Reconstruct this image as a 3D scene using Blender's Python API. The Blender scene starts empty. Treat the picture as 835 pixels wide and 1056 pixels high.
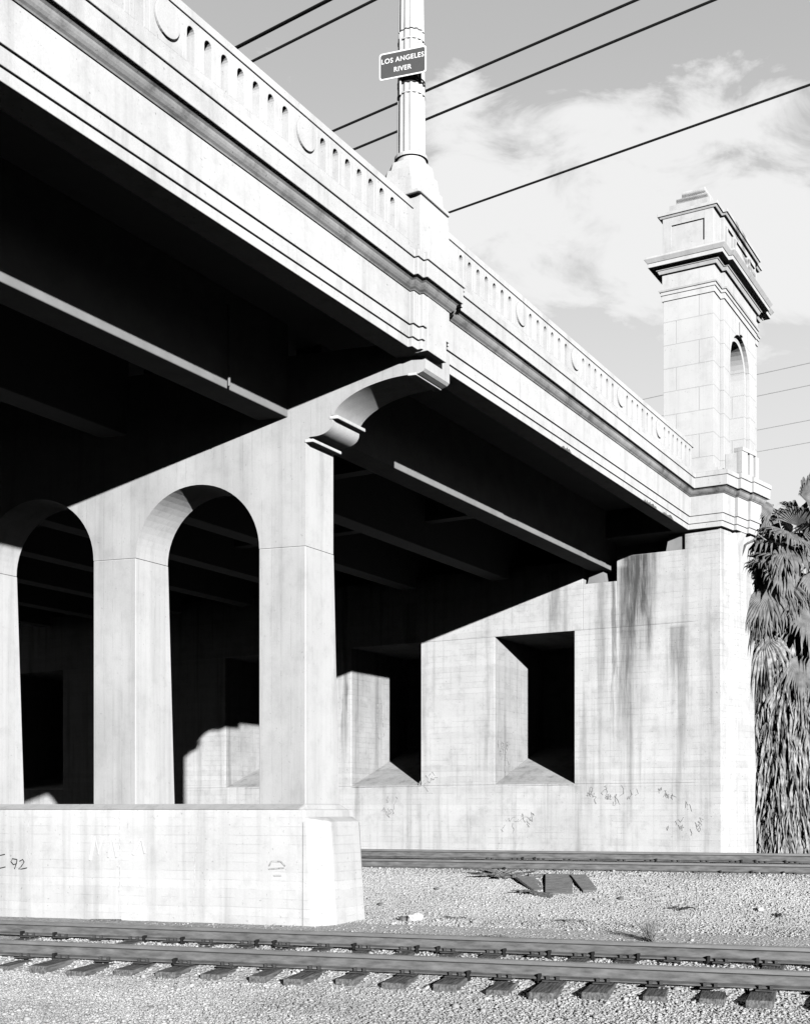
import bpy, bmesh, math, random
from mathutils import Vector, Matrix
import numpy as np
R = math.radians
S = bpy.context.scene
C = S.collection

# ------------------------------------------------------------------ camera
CAMZ = 1.8
cd = bpy.data.cameras.new('camera'); cam = bpy.data.objects.new('camera', cd); C.objects.link(cam)
cam.location = (0, 0, CAMZ); cam.rotation_euler = (R(90), 0, 0)
cd.sensor_fit = 'HORIZONTAL'; cd.sensor_width = 36; cd.lens = 36*1270/835
cd.shift_y = 307/835; cd.clip_end = 3000; cd.clip_start = .1
S.camera = cam

# ------------------------------------------------------------------ light
SA, SB, SC = 1.0, .93, .285                  # sun travel along V (inwards), D (along deck), down
Dx = Vector((.5, .8660254, 0)); Vx = Vector((-.8660254, .5, 0))
sun_dir = (Vx*SA + Dx*SB + Vector((0, 0, -SC))).normalized()
elev = math.asin(-sun_dir.z)
sd = bpy.data.lights.new('sun', 'SUN'); sun = bpy.data.objects.new('sun', sd); C.objects.link(sun)
sd.energy = 5.0; sd.angle = R(.5); sd.color = (1, 1, 1)
sun.rotation_euler = sun_dir.to_track_quat('-Z', 'Y').to_euler(); sun.location = (5, -20, 20)

W = bpy.data.worlds.new('World'); S.world = W; W.use_nodes = True
nt = W.node_tree; nt.nodes.clear()
def N(nt, typ, **kw):
    n = nt.nodes.new(typ)
    for k, v in kw.items():
        if k.startswith('i_'):
            key = k[2:]
            n.inputs[int(key) if key.isdigit() else key.replace('_', ' ')].default_value = v
        else: setattr(n, k, v)
    return n
def LK(nt, a, b): nt.links.new(a, b)
def mth(nt, op, a, b=None, c=None, clamp=False):
    n = nt.nodes.new('ShaderNodeMath'); n.operation = op; n.use_clamp = clamp
    for i, v in enumerate((a, b, c)):
        if v is None: continue
        if isinstance(v, (int, float)): n.inputs[i].default_value = v
        else: nt.links.new(v, n.inputs[i])
    return n.outputs[0]
def smooth(nt, v, lo, hi, a=0., b=1.):
    n = nt.nodes.new('ShaderNodeMapRange'); n.interpolation_type = 'SMOOTHSTEP'
    n.inputs['From Min'].default_value = lo; n.inputs['From Max'].default_value = hi
    n.inputs['To Min'].default_value = a; n.inputs['To Max'].default_value = b
    nt.links.new(v, n.inputs['Value']); return n.outputs[0]
sky = N(nt, 'ShaderNodeTexSky', sky_type='NISHITA', sun_disc=False)
sky.sun_elevation = elev
tosun = -sun_dir
sky.sun_rotation = math.atan2(tosun.x, tosun.y)
bw = N(nt, 'ShaderNodeRGBToBW'); LK(nt, sky.outputs[0], bw.inputs[0])
tc = N(nt, 'ShaderNodeTexCoord')
sep = N(nt, 'ShaderNodeSeparateXYZ'); LK(nt, tc.outputs['Generated'], sep.inputs[0])
yy = mth(nt, 'MAXIMUM', sep.outputs[1], .08)
px = mth(nt, 'DIVIDE', sep.outputs[0], yy); pz = mth(nt, 'DIVIDE', sep.outputs[2], yy)
cb = N(nt, 'ShaderNodeCombineXYZ'); LK(nt, px, cb.inputs[0]); LK(nt, mth(nt, 'MULTIPLY', pz, 1.5), cb.inputs[1])
cn = N(nt, 'ShaderNodeTexNoise', i_Scale=11., i_Detail=10., i_Roughness=.60, i_Distortion=.5); LK(nt, cb.outputs[0], cn.inputs['Vector'])
c2 = N(nt, 'ShaderNodeTexNoise', i_Scale=4., i_Detail=6., i_Roughness=.55); LK(nt, cb.outputs[0], c2.inputs['Vector'])
bias = None      # where the cloud banks stand: bearing, height, spread
for bx, bz, rx, rz, am in ((.15, .478, .19, .06, .36), (.185, .565, .10, .035, .28), (.045, .555, .035, .075, .26), (.30, .60, .07, .045, .2), (.29, .44, .12, .07, .3), (.10, .40, .12, .04, .16), (-.6, .5, .3, .12, .25), (.8, .5, .35, .1, .25)):
    ax = mth(nt, 'DIVIDE', mth(nt, 'SUBTRACT', px, bx), rx); az_ = mth(nt, 'DIVIDE', mth(nt, 'SUBTRACT', pz, bz), rz)
    q = mth(nt, 'EXPONENT', mth(nt, 'MULTIPLY', mth(nt, 'ADD', mth(nt, 'MULTIPLY', ax, ax), mth(nt, 'MULTIPLY', az_, az_)), -1.))
    q = mth(nt, 'MULTIPLY', q, am); bias = q if bias is None else mth(nt, 'ADD', bias, q)
dens = mth(nt, 'ADD', mth(nt, 'ADD', mth(nt, 'MULTIPLY', cn.outputs[0], .9), mth(nt, 'MULTIPLY', c2.outputs[0], .35)), bias)
cm = smooth(nt, dens, .60, .96)
front = smooth(nt, sep.outputs[1], -.1, .45)             # made-up split: bright haze and cloud only in the half ahead of the camera
hz = mth(nt, 'MULTIPLY', smooth(nt, sep.outputs[2], .22, .58, .80, .44), front)
cm = mth(nt, 'MULTIPLY', cm, front)
base = mth(nt, 'MULTIPLY', bw.outputs[0], smooth(nt, sep.outputs[1], -.1, .45, .02, 1.))  # half behind the camera dimmed to keep the shade under the deck black
CLOUD = 9.2
mixv = N(nt, 'ShaderNodeMix', data_type='FLOAT')
LK(nt, mth(nt, 'MAXIMUM', mth(nt, 'MULTIPLY', cm, .95), hz), mixv.inputs[0]); LK(nt, base, mixv.inputs[2]); mixv.inputs[3].default_value = CLOUD
bg = N(nt, 'ShaderNodeBackground'); bg.inputs['Strength'].default_value = .07
LK(nt, mixv.outputs[0], bg.inputs['Color'])
wo = N(nt, 'ShaderNodeOutputWorld'); LK(nt, bg.outputs[0], wo.inputs[0])

vs = S.view_settings
vs.view_transform = 'Standard'; vs.look = 'None'; vs.gamma = 1; vs.use_curve_mapping = False
vs.exposure = .50
S.render.engine = 'CYCLES'
S.cycles.max_bounces = 2; S.cycles.diffuse_bounces = 0

# ------------------------------------------------------------------ materials
def new_mat(name):
    m = bpy.data.materials.new(name); m.use_nodes = True
    t = m.node_tree; t.nodes.clear()
    o = N(t, 'ShaderNodeOutputMaterial'); b = N(t, 'ShaderNodeBsdfPrincipled')
    b.inputs['Specular IOR Level'].default_value = .25
    LK(t, b.outputs[0], o.inputs[0]); return m, t, b
def g(v): return (v, v, v, 1)
def noise(t, vec, scale, detail=4, rough=.55, loc=(0, 0, 0), sc=(1, 1, 1)):
    m = N(t, 'ShaderNodeMapping'); m.inputs['Location'].default_value = loc; m.inputs['Scale'].default_value = sc
    LK(t, vec, m.inputs[0])
    n = N(t, 'ShaderNodeTexNoise', i_Scale=scale, i_Detail=float(detail), i_Roughness=rough); LK(t, m.outputs[0], n.inputs['Vector'])
    return n.outputs[0]
def concrete(name, base, streak=.35, boards=None, bh=.16, bstr=.10, blotch=.25, stains=(), speck=.15, blocks=False, facetone=None):
    m, t, b = new_mat(name)
    tc = N(t, 'ShaderNodeTexCoord').outputs['Object']
    sp = N(t, 'ShaderNodeSeparateXYZ'); LK(t, tc, sp.inputs[0]); U, V_, Z = sp.outputs
    big = smooth(t, noise(t, tc, .55, 5), .35, .7)
    med = smooth(t, noise(t, tc, 3.2, 6, .65, (7, 2, 1)), .45, .75)
    fine = noise(t, tc, 45, 3, .6)
    dots = smooth(t, noise(t, tc, 22, 2, .5, (3, 9, 2)), .68, .76)
    st1 = smooth(t, noise(t, tc, 1.0, 5, .6, (4, 4, 0), (3.2, 3.2, .16)), .50, .74)
    st2 = smooth(t, noise(t, tc, 1.0, 4, .6, (1, 8, 0), (11, 11, .3)), .50, .78)
    f = mth(t, 'SUBTRACT', 1., mth(t, 'MULTIPLY', big, blotch*.45))
    f = mth(t, 'SUBTRACT', f, mth(t, 'MULTIPLY', med, blotch*.55))
    f = mth(t, 'MULTIPLY', f, mth(t, 'SUBTRACT', 1., mth(t, 'MULTIPLY', st1, streak)))
    f = mth(t, 'MULTIPLY', f, mth(t, 'SUBTRACT', 1., mth(t, 'MULTIPLY', st2, streak*.5)))
    f = mth(t, 'MULTIPLY', f, mth(t, 'SUBTRACT', 1., mth(t, 'MULTIPLY', dots, speck*1.6)))
    f = mth(t, 'MULTIPLY', f, mth(t, 'ADD', 1-speck*.5, mth(t, 'MULTIPLY', fine, speck)))
    height = mth(t, 'MULTIPLY', fine, .35)
    if boards:
        coord = Z if boards == 'h' else mth(t, 'ADD', V_, U)
        wob = mth(t, 'MULTIPLY', noise(t, tc, .8, 2), .03)
        q = mth(t, 'DIVIDE', mth(t, 'ADD', coord, wob), bh)
        fr = mth(t, 'FRACT', q); fl = mth(t, 'FLOOR', q)
        wn = N(t, 'ShaderNodeTexWhiteNoise', noise_dimensions='1D'); LK(t, fl, wn.inputs['W'])
        line = mth(t, 'LESS_THAN', fr, .09)
        brk = smooth(t, noise(t, tc, 2.3, 3), .42, .6)
        line = mth(t, 'MULTIPLY', line, brk)
        f = mth(t, 'MULTIPLY', f, mth(t, 'SUBTRACT', 1., mth(t, 'MULTIPLY', wn.outputs[0], bstr)))
        f = mth(t, 'MULTIPLY', f, mth(t, 'SUBTRACT', 1., mth(t, 'MULTIPLY', line, bstr*1.4)))
        height = mth(t, 'ADD', height, mth(t, 'MULTIPLY', line, -.8))
        height = mth(t, 'ADD', height, mth(t, 'MULTIPLY', wn.outputs[0], .5))
    if blocks:      # scored courses of the tower
        q = mth(t, 'DIVIDE', Z, .58); fr = mth(t, 'FRACT', q); fl = mth(t, 'FLOOR', q)
        l1 = mth(t, 'LESS_THAN', fr, .035)
        odd = mth(t, 'MODULO', fl, 2.)
        q2 = mth(t, 'ADD', mth(t, 'DIVIDE', mth(t, 'ADD', U, V_), 1.15), mth(t, 'MULTIPLY', odd, .5))
        l2 = mth(t, 'LESS_THAN', mth(t, 'FRACT', mth(t, 'ADD', q2, 50.3)), .018)
        ln = mth(t, 'MAXIMUM', l1, l2)
        f = mth(t, 'MULTIPLY', f, mth(t, 'SUBTRACT', 1., mth(t, 'MULTIPLY', ln, .22)))
        height = mth(t, 'ADD', height, mth(t, 'MULTIPLY', ln, -1.2))
    if facetone:     # faces picked by their normal get a darker, mottled tone
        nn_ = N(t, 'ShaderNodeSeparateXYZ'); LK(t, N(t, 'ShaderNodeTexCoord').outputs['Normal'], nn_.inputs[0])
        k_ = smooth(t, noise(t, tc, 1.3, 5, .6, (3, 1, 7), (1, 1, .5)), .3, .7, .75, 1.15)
        if facetone == 'front': msk = smooth(t, nn_.outputs[0], -.97, -.9, 1, 0)
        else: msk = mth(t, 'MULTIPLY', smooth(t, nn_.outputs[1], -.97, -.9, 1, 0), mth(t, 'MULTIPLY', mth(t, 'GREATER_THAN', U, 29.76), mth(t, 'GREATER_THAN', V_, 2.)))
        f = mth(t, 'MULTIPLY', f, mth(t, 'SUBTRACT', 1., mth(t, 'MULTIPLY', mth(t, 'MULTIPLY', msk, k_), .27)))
    for (v0, v1, z0, z1, amt) in stains:       # weather stains: v range, bottom, top
        rag = mth(t, 'MULTIPLY', mth(t, 'SUBTRACT', noise(t, tc, 1.0, 5, .7, (2, 5, v0), (5, 5, .5)), .5), .9)
        vv = mth(t, 'ADD', V_, mth(t, 'MULTIPLY', rag, .5))
        w = (v1-v0)*.3
        a = mth(t, 'MULTIPLY', smooth(t, vv, v0-w*.5, v0+w), smooth(t, vv, v1-w, v1+w*.5, 1, 0))
        zr = mth(t, 'ADD', Z, mth(t, 'MULTIPLY', rag, 3.))
        a = mth(t, 'MULTIPLY', a, smooth(t, zr, z0, z0+(z1-z0)*.6))
        a = mth(t, 'MULTIPLY', a, smooth(t, Z, z1-.02, z1+.1, 1, 0))
        a = mth(t, 'MULTIPLY', a, smooth(t, noise(t, tc, 1.0, 5, .7, (9, 5, v0), (9, 9, .7)), .3, .6, .45, 1))
        f = mth(t, 'MULTIPLY', f, mth(t, 'SUBTRACT', 1., mth(t, 'MULTIPLY', a, amt)))
    mul = N(t, 'ShaderNodeMix', data_type='RGBA', blend_type='MULTIPLY'); mul.inputs[0].default_value = 1
    mul.inputs[6].default_value = g(base)
    cc = N(t, 'ShaderNodeCombineColor'); 
    for i in range(3): LK(t, f, cc.inputs[i])
    LK(t, cc.outputs[0], mul.inputs[7]); LK(t, mul.outputs[2], b.inputs['Base Color'])
    bp = N(t, 'ShaderNodeBump', i_Strength=.45, i_Distance=.012); LK(t, height, bp.inputs['Height']); LK(t, bp.outputs[0], b.inputs['Normal'])
    b.inputs['Roughness'].default_value = .9
    return m
def plain(name, base, rough=.8, var=.3, scale=8, sc=(1, 1, 1), bump=.3, metallic=0, dist=.01):
    m, t, b = new_mat(name)
    tc = N(t, 'ShaderNodeTexCoord').outputs['Object']
    n = noise(t, tc, scale, 5, .6, sc=sc)
    r = N(t, 'ShaderNodeValToRGB'); r.color_ramp.elements[0].position = .3; r.color_ramp.elements[1].position = .72
    r.color_ramp.elements[0].color = g(base*(1-var)); r.color_ramp.elements[1].color = g(min(1, base*(1+var)))
    LK(t, n, r.inputs[0]); LK(t, r.outputs[0], b.inputs['Base Color'])
    b.inputs['Roughness'].default_value = rough; b.inputs['Metallic'].default_value = metallic
    bp = N(t, 'ShaderNodeBump', i_Strength=bump, i_Distance=dist); LK(t, n, bp.inputs['Height']); LK(t, bp.outputs[0], b.inputs['Normal'])
    return m
M = {}
M['fascia'] = concrete('fascia_concrete', .64, streak=.20, blotch=.24, speck=.22)
M['mould'] = concrete('cornice_concrete', .42, streak=.2, blotch=.9, speck=.35)
M['column'] = concrete('column_concrete', .58, facetone='front', streak=.18, boards='v', bh=.13, bstr=.06, blotch=.20)
M['pier'] = concrete('pier_concrete', .60, streak=.20, boards='h', bh=.14, bstr=.07, blotch=.22, speck=.2)
M['abut'] = concrete('abutment_concrete', .64, facetone='jamb', streak=.36, boards='h', bh=.15, bstr=.09, blotch=.30, speck=.35,
     stains=((.85, 1.8, 5.2, 8.2, .85), (1.5, 1.85, 2.2, 7.9, .6), (.05, .5, 4.0, 6.3, .45), (1.9, 2.0, 2.4, 8.2, .5), (1.0, 1.7, 3.6, 6.3, .26), (3.4, 3.75, 5.6, 8.0, .45), (2.1, 2.4, 3.8, 7.6, .3), (7.6, 8.1, 2.2, 7.5, .3), (12.0, 12.6, 1, 7, .4), (9.95, 10.15, 1.7, 8.2, .6)))
M['tower'] = concrete('tower_concrete', .63, streak=.10, blotch=.18, blocks=True, speck=.15)
M['deckshade'] = plain('shade_painted_concrete', .010, .95, .4, 1.5)  # shade under the deck put into the colour as near-black concrete
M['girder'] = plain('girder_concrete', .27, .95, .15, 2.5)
M['rail'] = plain('rusty_rail_steel', .15, .8, .45, 9, (.5, 1, 2), .4)
M['railhead'] = plain('worn_rail_steel', .28, .4, .2, 20, (.2, 1, 1), .1, .4)
M['tie'] = plain('weathered_tie_wood', .15, .95, .75, 5, (9, .8, 6), .9)
M['plate'] = plain('tie_plate_steel', .07, .8, .3, 12)
M['black'] = plain('black_iron', .02, .6, .3, 12)
M['wire'] = plain('wire_black', .015, .6, .1, 5)
M['wood'] = plain('grey_broken_wood', .19, .95, .5, 9, (1, 10, 3), .6)
M['sign'] = plain('sign_green', .09, .5, .08, 4, bump=.02)
M['white'] = plain('sign_white_paint', .85, .5, .04, 4, bump=.02)
M['leaf'] = plain('palm_leaf', .19, .55, .45, 5, bump=.1)
M['leafdry'] = plain('dry_palm_leaf', .33, .9, .65, 7, bump=.3)
M['bark'] = plain('palm_bark', .12, .95, .4, 8)
M['stem'] = plain('palm_petiole', .30, .7, .3, 5)
M['dry'] = plain('dry_twigs', .3, .95, .4, 20)
M['rock'] = plain('pale_rock', .6, .95, .3, 12, bump=.6)
M['paint'] = plain('spray_paint', .03, .8, .3, 8)
M['ghost'] = plain('faded_paint', .70, .8, .05, 8)
M['mark'] = plain('faded_grey_paint', .42, .8, .5, 16)
M['asphalt'] = plain('asphalt', .06, .9, .2, 30)
M['metal'] = plain('galvanised_metal', .5, .5, .15, 6, bump=.05)
# gravel and earth
def ground_mat():
    m, t, b = new_mat('gravel_and_sand')
    tc = N(t, 'ShaderNodeTexCoord').outputs['Object']
    vo = N(t, 'ShaderNodeTexVoronoi', i_Scale=24.); LK(t, tc, vo.inputs['Vector'])
    w = N(t, 'ShaderNodeSeparateColor'); LK(t, vo.outputs['Color'], w.inputs[0])
    n1 = smooth(t, noise(t, tc, .35, 5), .35, .65)
    n2 = noise(t, tc, 60, 4)
    f = mth(t, 'ADD', .47, mth(t, 'MULTIPLY', w.outputs[0], .26))
    f = mth(t, 'ADD', f, mth(t, 'MULTIPLY', n1, .08)); f = mth(t, 'ADD', f, mth(t, 'MULTIPLY', n2, .12))
    cc = N(t, 'ShaderNodeCombineColor')
    for i in range(3): LK(t, f, cc.inputs[i])
    LK(t, cc.outputs[0], b.inputs['Base Color']); b.inputs['Roughness'].default_value = 1
    h = mth(t, 'ADD', mth(t, 'MULTIPLY', vo.outputs['Distance'], -1.), mth(t, 'MULTIPLY', n2, .5))
    bp = N(t, 'ShaderNodeBump', i_Strength=.8, i_Distance=.02); LK(t, h, bp.inputs['Height']); LK(t, bp.outputs[0], b.inputs['Normal'])
    return m
M['ground'] = ground_mat()
def stone_mat():
    m, t, b = new_mat('ballast_stone')
    ge = N(t, 'ShaderNodeNewGeometry'); tc = N(t, 'ShaderNodeTexCoord').outputs['Object']
    n = noise(t, tc, 30, 3)
    dirt = smooth(t, noise(t, tc, .6, 5, .6), .38, .68, 1., .74)
    f = mth(t, 'ADD', mth(t, 'ADD', .30, mth(t, 'MULTIPLY', ge.outputs['Random Per Island'], .24)), mth(t, 'MULTIPLY', n, .14))
    f = mth(t, 'MULTIPLY', f, dirt)
    cc = N(t, 'ShaderNodeCombineColor')
    for i in range(3): LK(t, f, cc.inputs[i])
    LK(t, cc.outputs[0], b.inputs['Base Color']); b.inputs['Roughness'].default_value = 1
    return m
M['stone'] = stone_mat()

# ------------------------------------------------------------------ helpers
def props(o, label=None, cat=None, group=None, kind=None):
    if label: o['label'] = label
    if cat: o['category'] = cat
    if group: o['group'] = group
    if kind: o['kind'] = kind
    return o
def empty(name, loc=(0, 0, 0), rz=0, **kw):
    o = bpy.data.objects.new(name, None); C.objects.link(o); o.location = loc; o.rotation_euler = (0, 0, rz); o.empty_display_size = .3
    return props(o, **kw)
class MB:
    def __init__(s): s.v = []; s.f = []; s.mi = []
    def add(s, vs, fs, mi=0):
        b = len(s.v); s.v += [tuple(v) for v in vs]; s.f += [tuple(i+b for i in f) for f in fs]; s.mi += [mi]*len(fs)
    def box(s, a, b, mi=0):
        x0, y0, z0 = a; x1, y1, z1 = b
        s.add([(x0,y0,z0),(x1,y0,z0),(x1,y1,z0),(x0,y1,z0),(x0,y0,z1),(x1,y0,z1),(x1,y1,z1),(x0,y1,z1)],
              [(0,3,2,1),(4,5,6,7),(0,1,5,4),(1,2,6,5),(2,3,7,6),(3,0,4,7)], mi)
    def obox(s, c, ax, ay, az, mi=0):     # oriented box: half axes
        c, ax, ay, az = map(Vector, (c, ax, ay, az))
        vs = [c+i*ax+j*ay+k*az for k in (-1, 1) for j in (-1, 1) for i in (-1, 1)]
        s.add(vs, [(0,2,3,1),(4,5,7,6),(0,1,5,4),(1,3,7,5),(3,2,6,7),(2,0,4,6)], mi)
    def prism(s, poly, off, mi=0):        # planar polygon of 3-D points swept by a vector
        n = len(poly); off = Vector(off); P = [Vector(p) for p in poly]
        s.add(P+[p+off for p in P], [tuple(range(n-1, -1, -1)), tuple(range(n, 2*n))]+[(i, (i+1) % n, (i+1) % n+n, i+n) for i in range(n)], mi)
    def sweep(s, prof, path, mi=0, cap=True):   # prof: (outward, z) closed; path: (u,v); outward = right of travel
        n = len(path); ds = []
        for i in range(n-1):
            d = Vector((path[i+1][0]-path[i][0], path[i+1][1]-path[i][1])).normalized(); ds.append(d)
        rings = []
        for i in range(n):
            a = ds[max(0, i-1)]; b = ds[min(n-2, i)]
            na = Vector((a.y, -a.x)); nb = Vector((b.y, -b.x)); m = (na+nb).normalized(); k = 1/max(.25, m.dot(na))
            rings.append([(path[i][0]+m.x*k*o, path[i][1]+m.y*k*o, z) for o, z in prof])
        p = len(prof); vs = [v for r in rings for v in r]; fs = []
        for i in range(n-1):
            for j in range(p):
                j2 = (j+1) % p; fs.append((i*p+j, i*p+j2, (i+1)*p+j2, (i+1)*p+j))
        if cap: fs += [tuple(range(p-1, -1, -1)), tuple((n-1)*p+j for j in range(p))]
        s.add(vs, fs, mi)
    def tube(s, pts, rad, seg=8, mi=0, cap=True):
        pts = [Vector(p) for p in pts]; n = len(pts)
        if isinstance(rad, (int, float)): rad = [rad]*n
        vs = []; fs = []
        for i, p in enumerate(pts):
            d = (pts[min(n-1, i+1)]-pts[max(0, i-1)]).normalized()
            a = d.orthogonal().normalized() if abs(d.z) < .95 else Vector((1, 0, 0))
            a = (Vector((0, 0, 1)).cross(d).normalized() if abs(d.z) < .95 else (a-d*a.dot(d)).normalized()); b = d.cross(a)
            for k in range(seg):
                t = 2*math.pi*k/seg; vs.append(p+(a*math.cos(t)+b*math.sin(t))*rad[i])
        for i in range(n-1):
            for k in range(seg): k2 = (k+1) % seg; fs.append((i*seg+k, i*seg+k2, (i+1)*seg+k2, (i+1)*seg+k))
        if cap: fs += [tuple(range(seg-1, -1, -1)), tuple((n-1)*seg+k for k in range(seg))]
        s.add(vs, fs, mi)
    def build(s, name, mats, parent=None, bevel=0, smooth=False, fix=True, **kw):
        me = bpy.data.meshes.new(name); me.from_pydata(s.v, [], s.f)
        if not isinstance(mats, (list, tuple)): mats = [mats]
        for m in mats: me.materials.append(m)
        me.polygons.foreach_set('material_index', s.mi)
        if smooth: me.polygons.foreach_set('use_smooth', [True]*len(me.polygons))
        if fix:
            bm = bmesh.new(); bm.from_mesh(me); bmesh.ops.recalc_face_normals(bm, faces=bm.faces); bm.to_mesh(me); bm.free()
        me.update()
        o = bpy.data.objects.new(name, me); C.objects.link(o)
        if parent: o.parent = parent
        if bevel:
            bv = o.modifiers.new('bevel', 'BEVEL'); bv.width = bevel; bv.segments = 2; bv.limit_method = 'ANGLE'; bv.angle_limit = R(35)
        return props(o, **kw)
rnd = random.Random(7)

# ------------------------------------------------------------------ ground
TD = Vector((.949, -.3153, 0)).normalized(); TN = Vector((.3153, .949, 0)).normalized()     # along / away from camera
def gh(n):
    pts = [(-50, -.35), (4, -.1), (9.5, .0), (11.0, -.01), (11.5, .015), (11.85, .06), (12.15, .125), (13.7, .15), (14.6, .05), (15.2, .02), (17, .0), (19.2, .04), (20.3, .34), (21.2, .66), (23.9, .82), (25, .72), (30, .6), (90, .6), (900, 0)]
    for (a, za), (b, zb) in zip(pts, pts[1:]):
        if n <= b: return za+(zb-za)*max(0, (n-a))/(b-a)
    return 0
def ground():
    ns = [-60, -30, -10, 0, 4, 7]+[8+i*.12 for i in range(150)]+[26.5, 28, 30, 33, 40, 60, 100, 250, 600, 900]
    rs = [-900, -300, -100, -50, -30, -20]+[-14+i*.2 for i in range(150)]+[17, 20, 25, 35, 60, 120, 300, 900]
    rr = random.Random(3); v = []
    for n in ns:
        for r in rs:
            near = 8 < n < 26 and -14 < r < 16
            z = gh(n)+((rr.random()-.5)*.010 if near else 0)
            v.append(TD*r+TN*n+Vector((0, 0, z)))
    m = MB(); k = len(rs)
    m.add(v, [(i*k+j, i*k+j+1, (i+1)*k+j+1, (i+1)*k+j) for i in range(len(ns)-1) for j in range(k-1)])
    m.build('ground', M['ground'], smooth=True, fix=False, kind='structure', label='pale gravel and sandy ground around the railway tracks')
ground()
# ballast stones, real geometry
def stones():
    rs = np.random.RandomState(5)
    t = (1+5**.5)/2
    iv = np.array([(-1,t,0),(1,t,0),(-1,-t,0),(1,-t,0),(0,-1,t),(0,1,t),(0,-1,-t),(0,1,-t),(t,0,-1),(t,0,1),(-t,0,-1),(-t,0,1)], float)
    iv /= np.linalg.norm(iv[0])
    fc = np.array([(0,11,5),(0,5,1),(0,1,7),(0,7,10),(0,10,11),(1,5,9),(5,11,4),(11,10,2),(10,7,6),(7,1,8),(3,9,4),(3,4,2),(3,2,6),(3,6,8),(3,8,9),(4,9,5),(2,4,11),(6,2,10),(8,6,7),(9,8,1)])
    sets = [(82000, 8.1, 11.5, -9, 1.5, .0088, 1), (20000, 11.5, 15.0, -9.5, 1, .0115, 1), (2500, 15.0, 18.5, -10, 2, .011, 1), (38000, 18.0, 22.2, -9, 3, .0115, 1)]
    V = []; F = []; base = 0
    for cnt, n0, n1, r0, r1, sz, _ in sets:
        n = rs.uniform(n0, n1, cnt); r = rs.uniform(r0, r1, cnt)
        z = np.array([gh(a) for a in n])
        s = sz*rs.lognormal(0, .36, cnt)
        sc = s[:, None]*rs.uniform(.7, 1.3, (cnt, 3))*np.array([1.1, 1.1, .75])
        ang = rs.uniform(0, 6.28, cnt); c, s_ = np.cos(ang), np.sin(ang)
        p = iv[None]*sc[:, None, :]*rs.uniform(.75, 1.2, (cnt, 12, 1))
        x = p[..., 0]*c[:, None]-p[..., 1]*s_[:, None]; y = p[..., 0]*s_[:, None]+p[..., 1]*c[:, None]
        tl = rs.uniform(-.7, .7, cnt)[:, None]; zz = p[..., 2]*np.cos(tl)+x*np.sin(tl); x = x*np.cos(tl)-p[..., 2]*np.sin(tl)
        cx = TD.x*r+TN.x*n; cy = TD.y*r+TN.y*n
        P = np.stack([x+cx[:, None], y+cy[:, None], zz+(z+s*.2)[:, None]], -1)
        V.append(P.reshape(-1, 3)); F.append((fc[None]+(np.arange(cnt)*12)[:, None, None]+base).reshape(-1, 3)); base += cnt*12
    V = np.concatenate(V); F = np.concatenate(F)
    me = bpy.data.meshes.new('ballast_gravel'); me.vertices.add(len(V)); me.vertices.foreach_set('co', V.ravel())
    me.loops.add(F.size); me.loops.foreach_set('vertex_index', F.ravel().astype(np.int32))
    me.polygons.add(len(F)); me.polygons.foreach_set('loop_start', np.arange(0, F.size, 3, dtype=np.int32))
    me.update(calc_edges=True); me.validate(); me.materials.append(M['stone'])
    o = bpy.data.objects.new('ballast_gravel', me); C.objects.link(o)
    props(o, label='loose crushed stone ballast around the rails', cat='gravel', kind='stuff')
stones()

# ------------------------------------------------------------------ bridge (local frame: x = along deck, y = inwards, z up)
BR = empty('concrete_bridge', (-7.885, 4.5525, 0), R(60), label='massive pale concrete road bridge with arched pier, pierced parapet and corner tower', cat='bridge')
Z0 = 8.63        # underside of fascia
US, UE = -22., 29.60
CU = 16.40       # centre of the pilaster over the pier
def jog(c):      # plan path bump at a pilaster
    return [(c-.56, 0), (c-.56, -.07), (c-.40, -.07), (c-.40, -.14), (c+.22, -.14), (c+.22, -.07), (c+.34, -.07), (c+.34, 0)]
dr = Vector((.985, -.174)); P0 = Vector((29.60, -.84))
def wing(off=0):
    a = P0+dr*.62; nv = Vector((dr.y, -dr.x))      # outward normal
    b = a+nv*.09; c = b+dr*.55; d = c+nv*.08; e = d+dr*.42
    return [P0, a, b, c, d, e]
path = [(US, 0)]+jog(CU-13.2)+jog(CU)+[(UE, 0)]+[tuple(p) for p in wing()]
e = wing()[-1]; path.append((e.x+.3, e.y+3.2))
fprof = [(-.35, Z0+.02), (.035, Z0+.02), (.035, Z0+.15), (.067, Z0+.15), (.067, Z0+.33), (.10, Z0+.33), (.10, Z0+.80), (-.35, Z0+.80)]
m = MB(); m.sweep(fprof, path); m.build('fascia', M['fascia'], BR, bevel=.008)
cprof = [(-.35, Z0+.803), (.115, Z0+.803), (.125, Z0+.82), (.15, Z0+.84), (.17, Z0+.87), (.18, Z0+.90), (.18, Z0+.925), (.215, Z0+.955), (-.35, Z0+.955)]
m = MB(); m.sweep(cprof, path); m.build('cornice', M['mould'], BR)
kprof = [(-.35, Z0+.958), (.26, Z0+.958), (.26, Z0+1.20), (-.35, Z0+1.20)]
m = MB(); m.sweep(kprof, path)
m.sweep([(-.35, Z0+1.203), (.285, Z0+1.203), (.285, Z0+1.30), (.25, Z0+1.335), (-.35, Z0+1.335)], path)
m.build('curb_band', M['fascia'], BR, bevel=.01)
# plain panel on the pilaster
for c in (CU, CU-13.2):
    m = MB(); m.box((c-.38, -.245, Z0+.0), (c+.21, 0, Z0+.80)); m.build('pilaster', M['fascia'], BR, bevel=.008)
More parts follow.
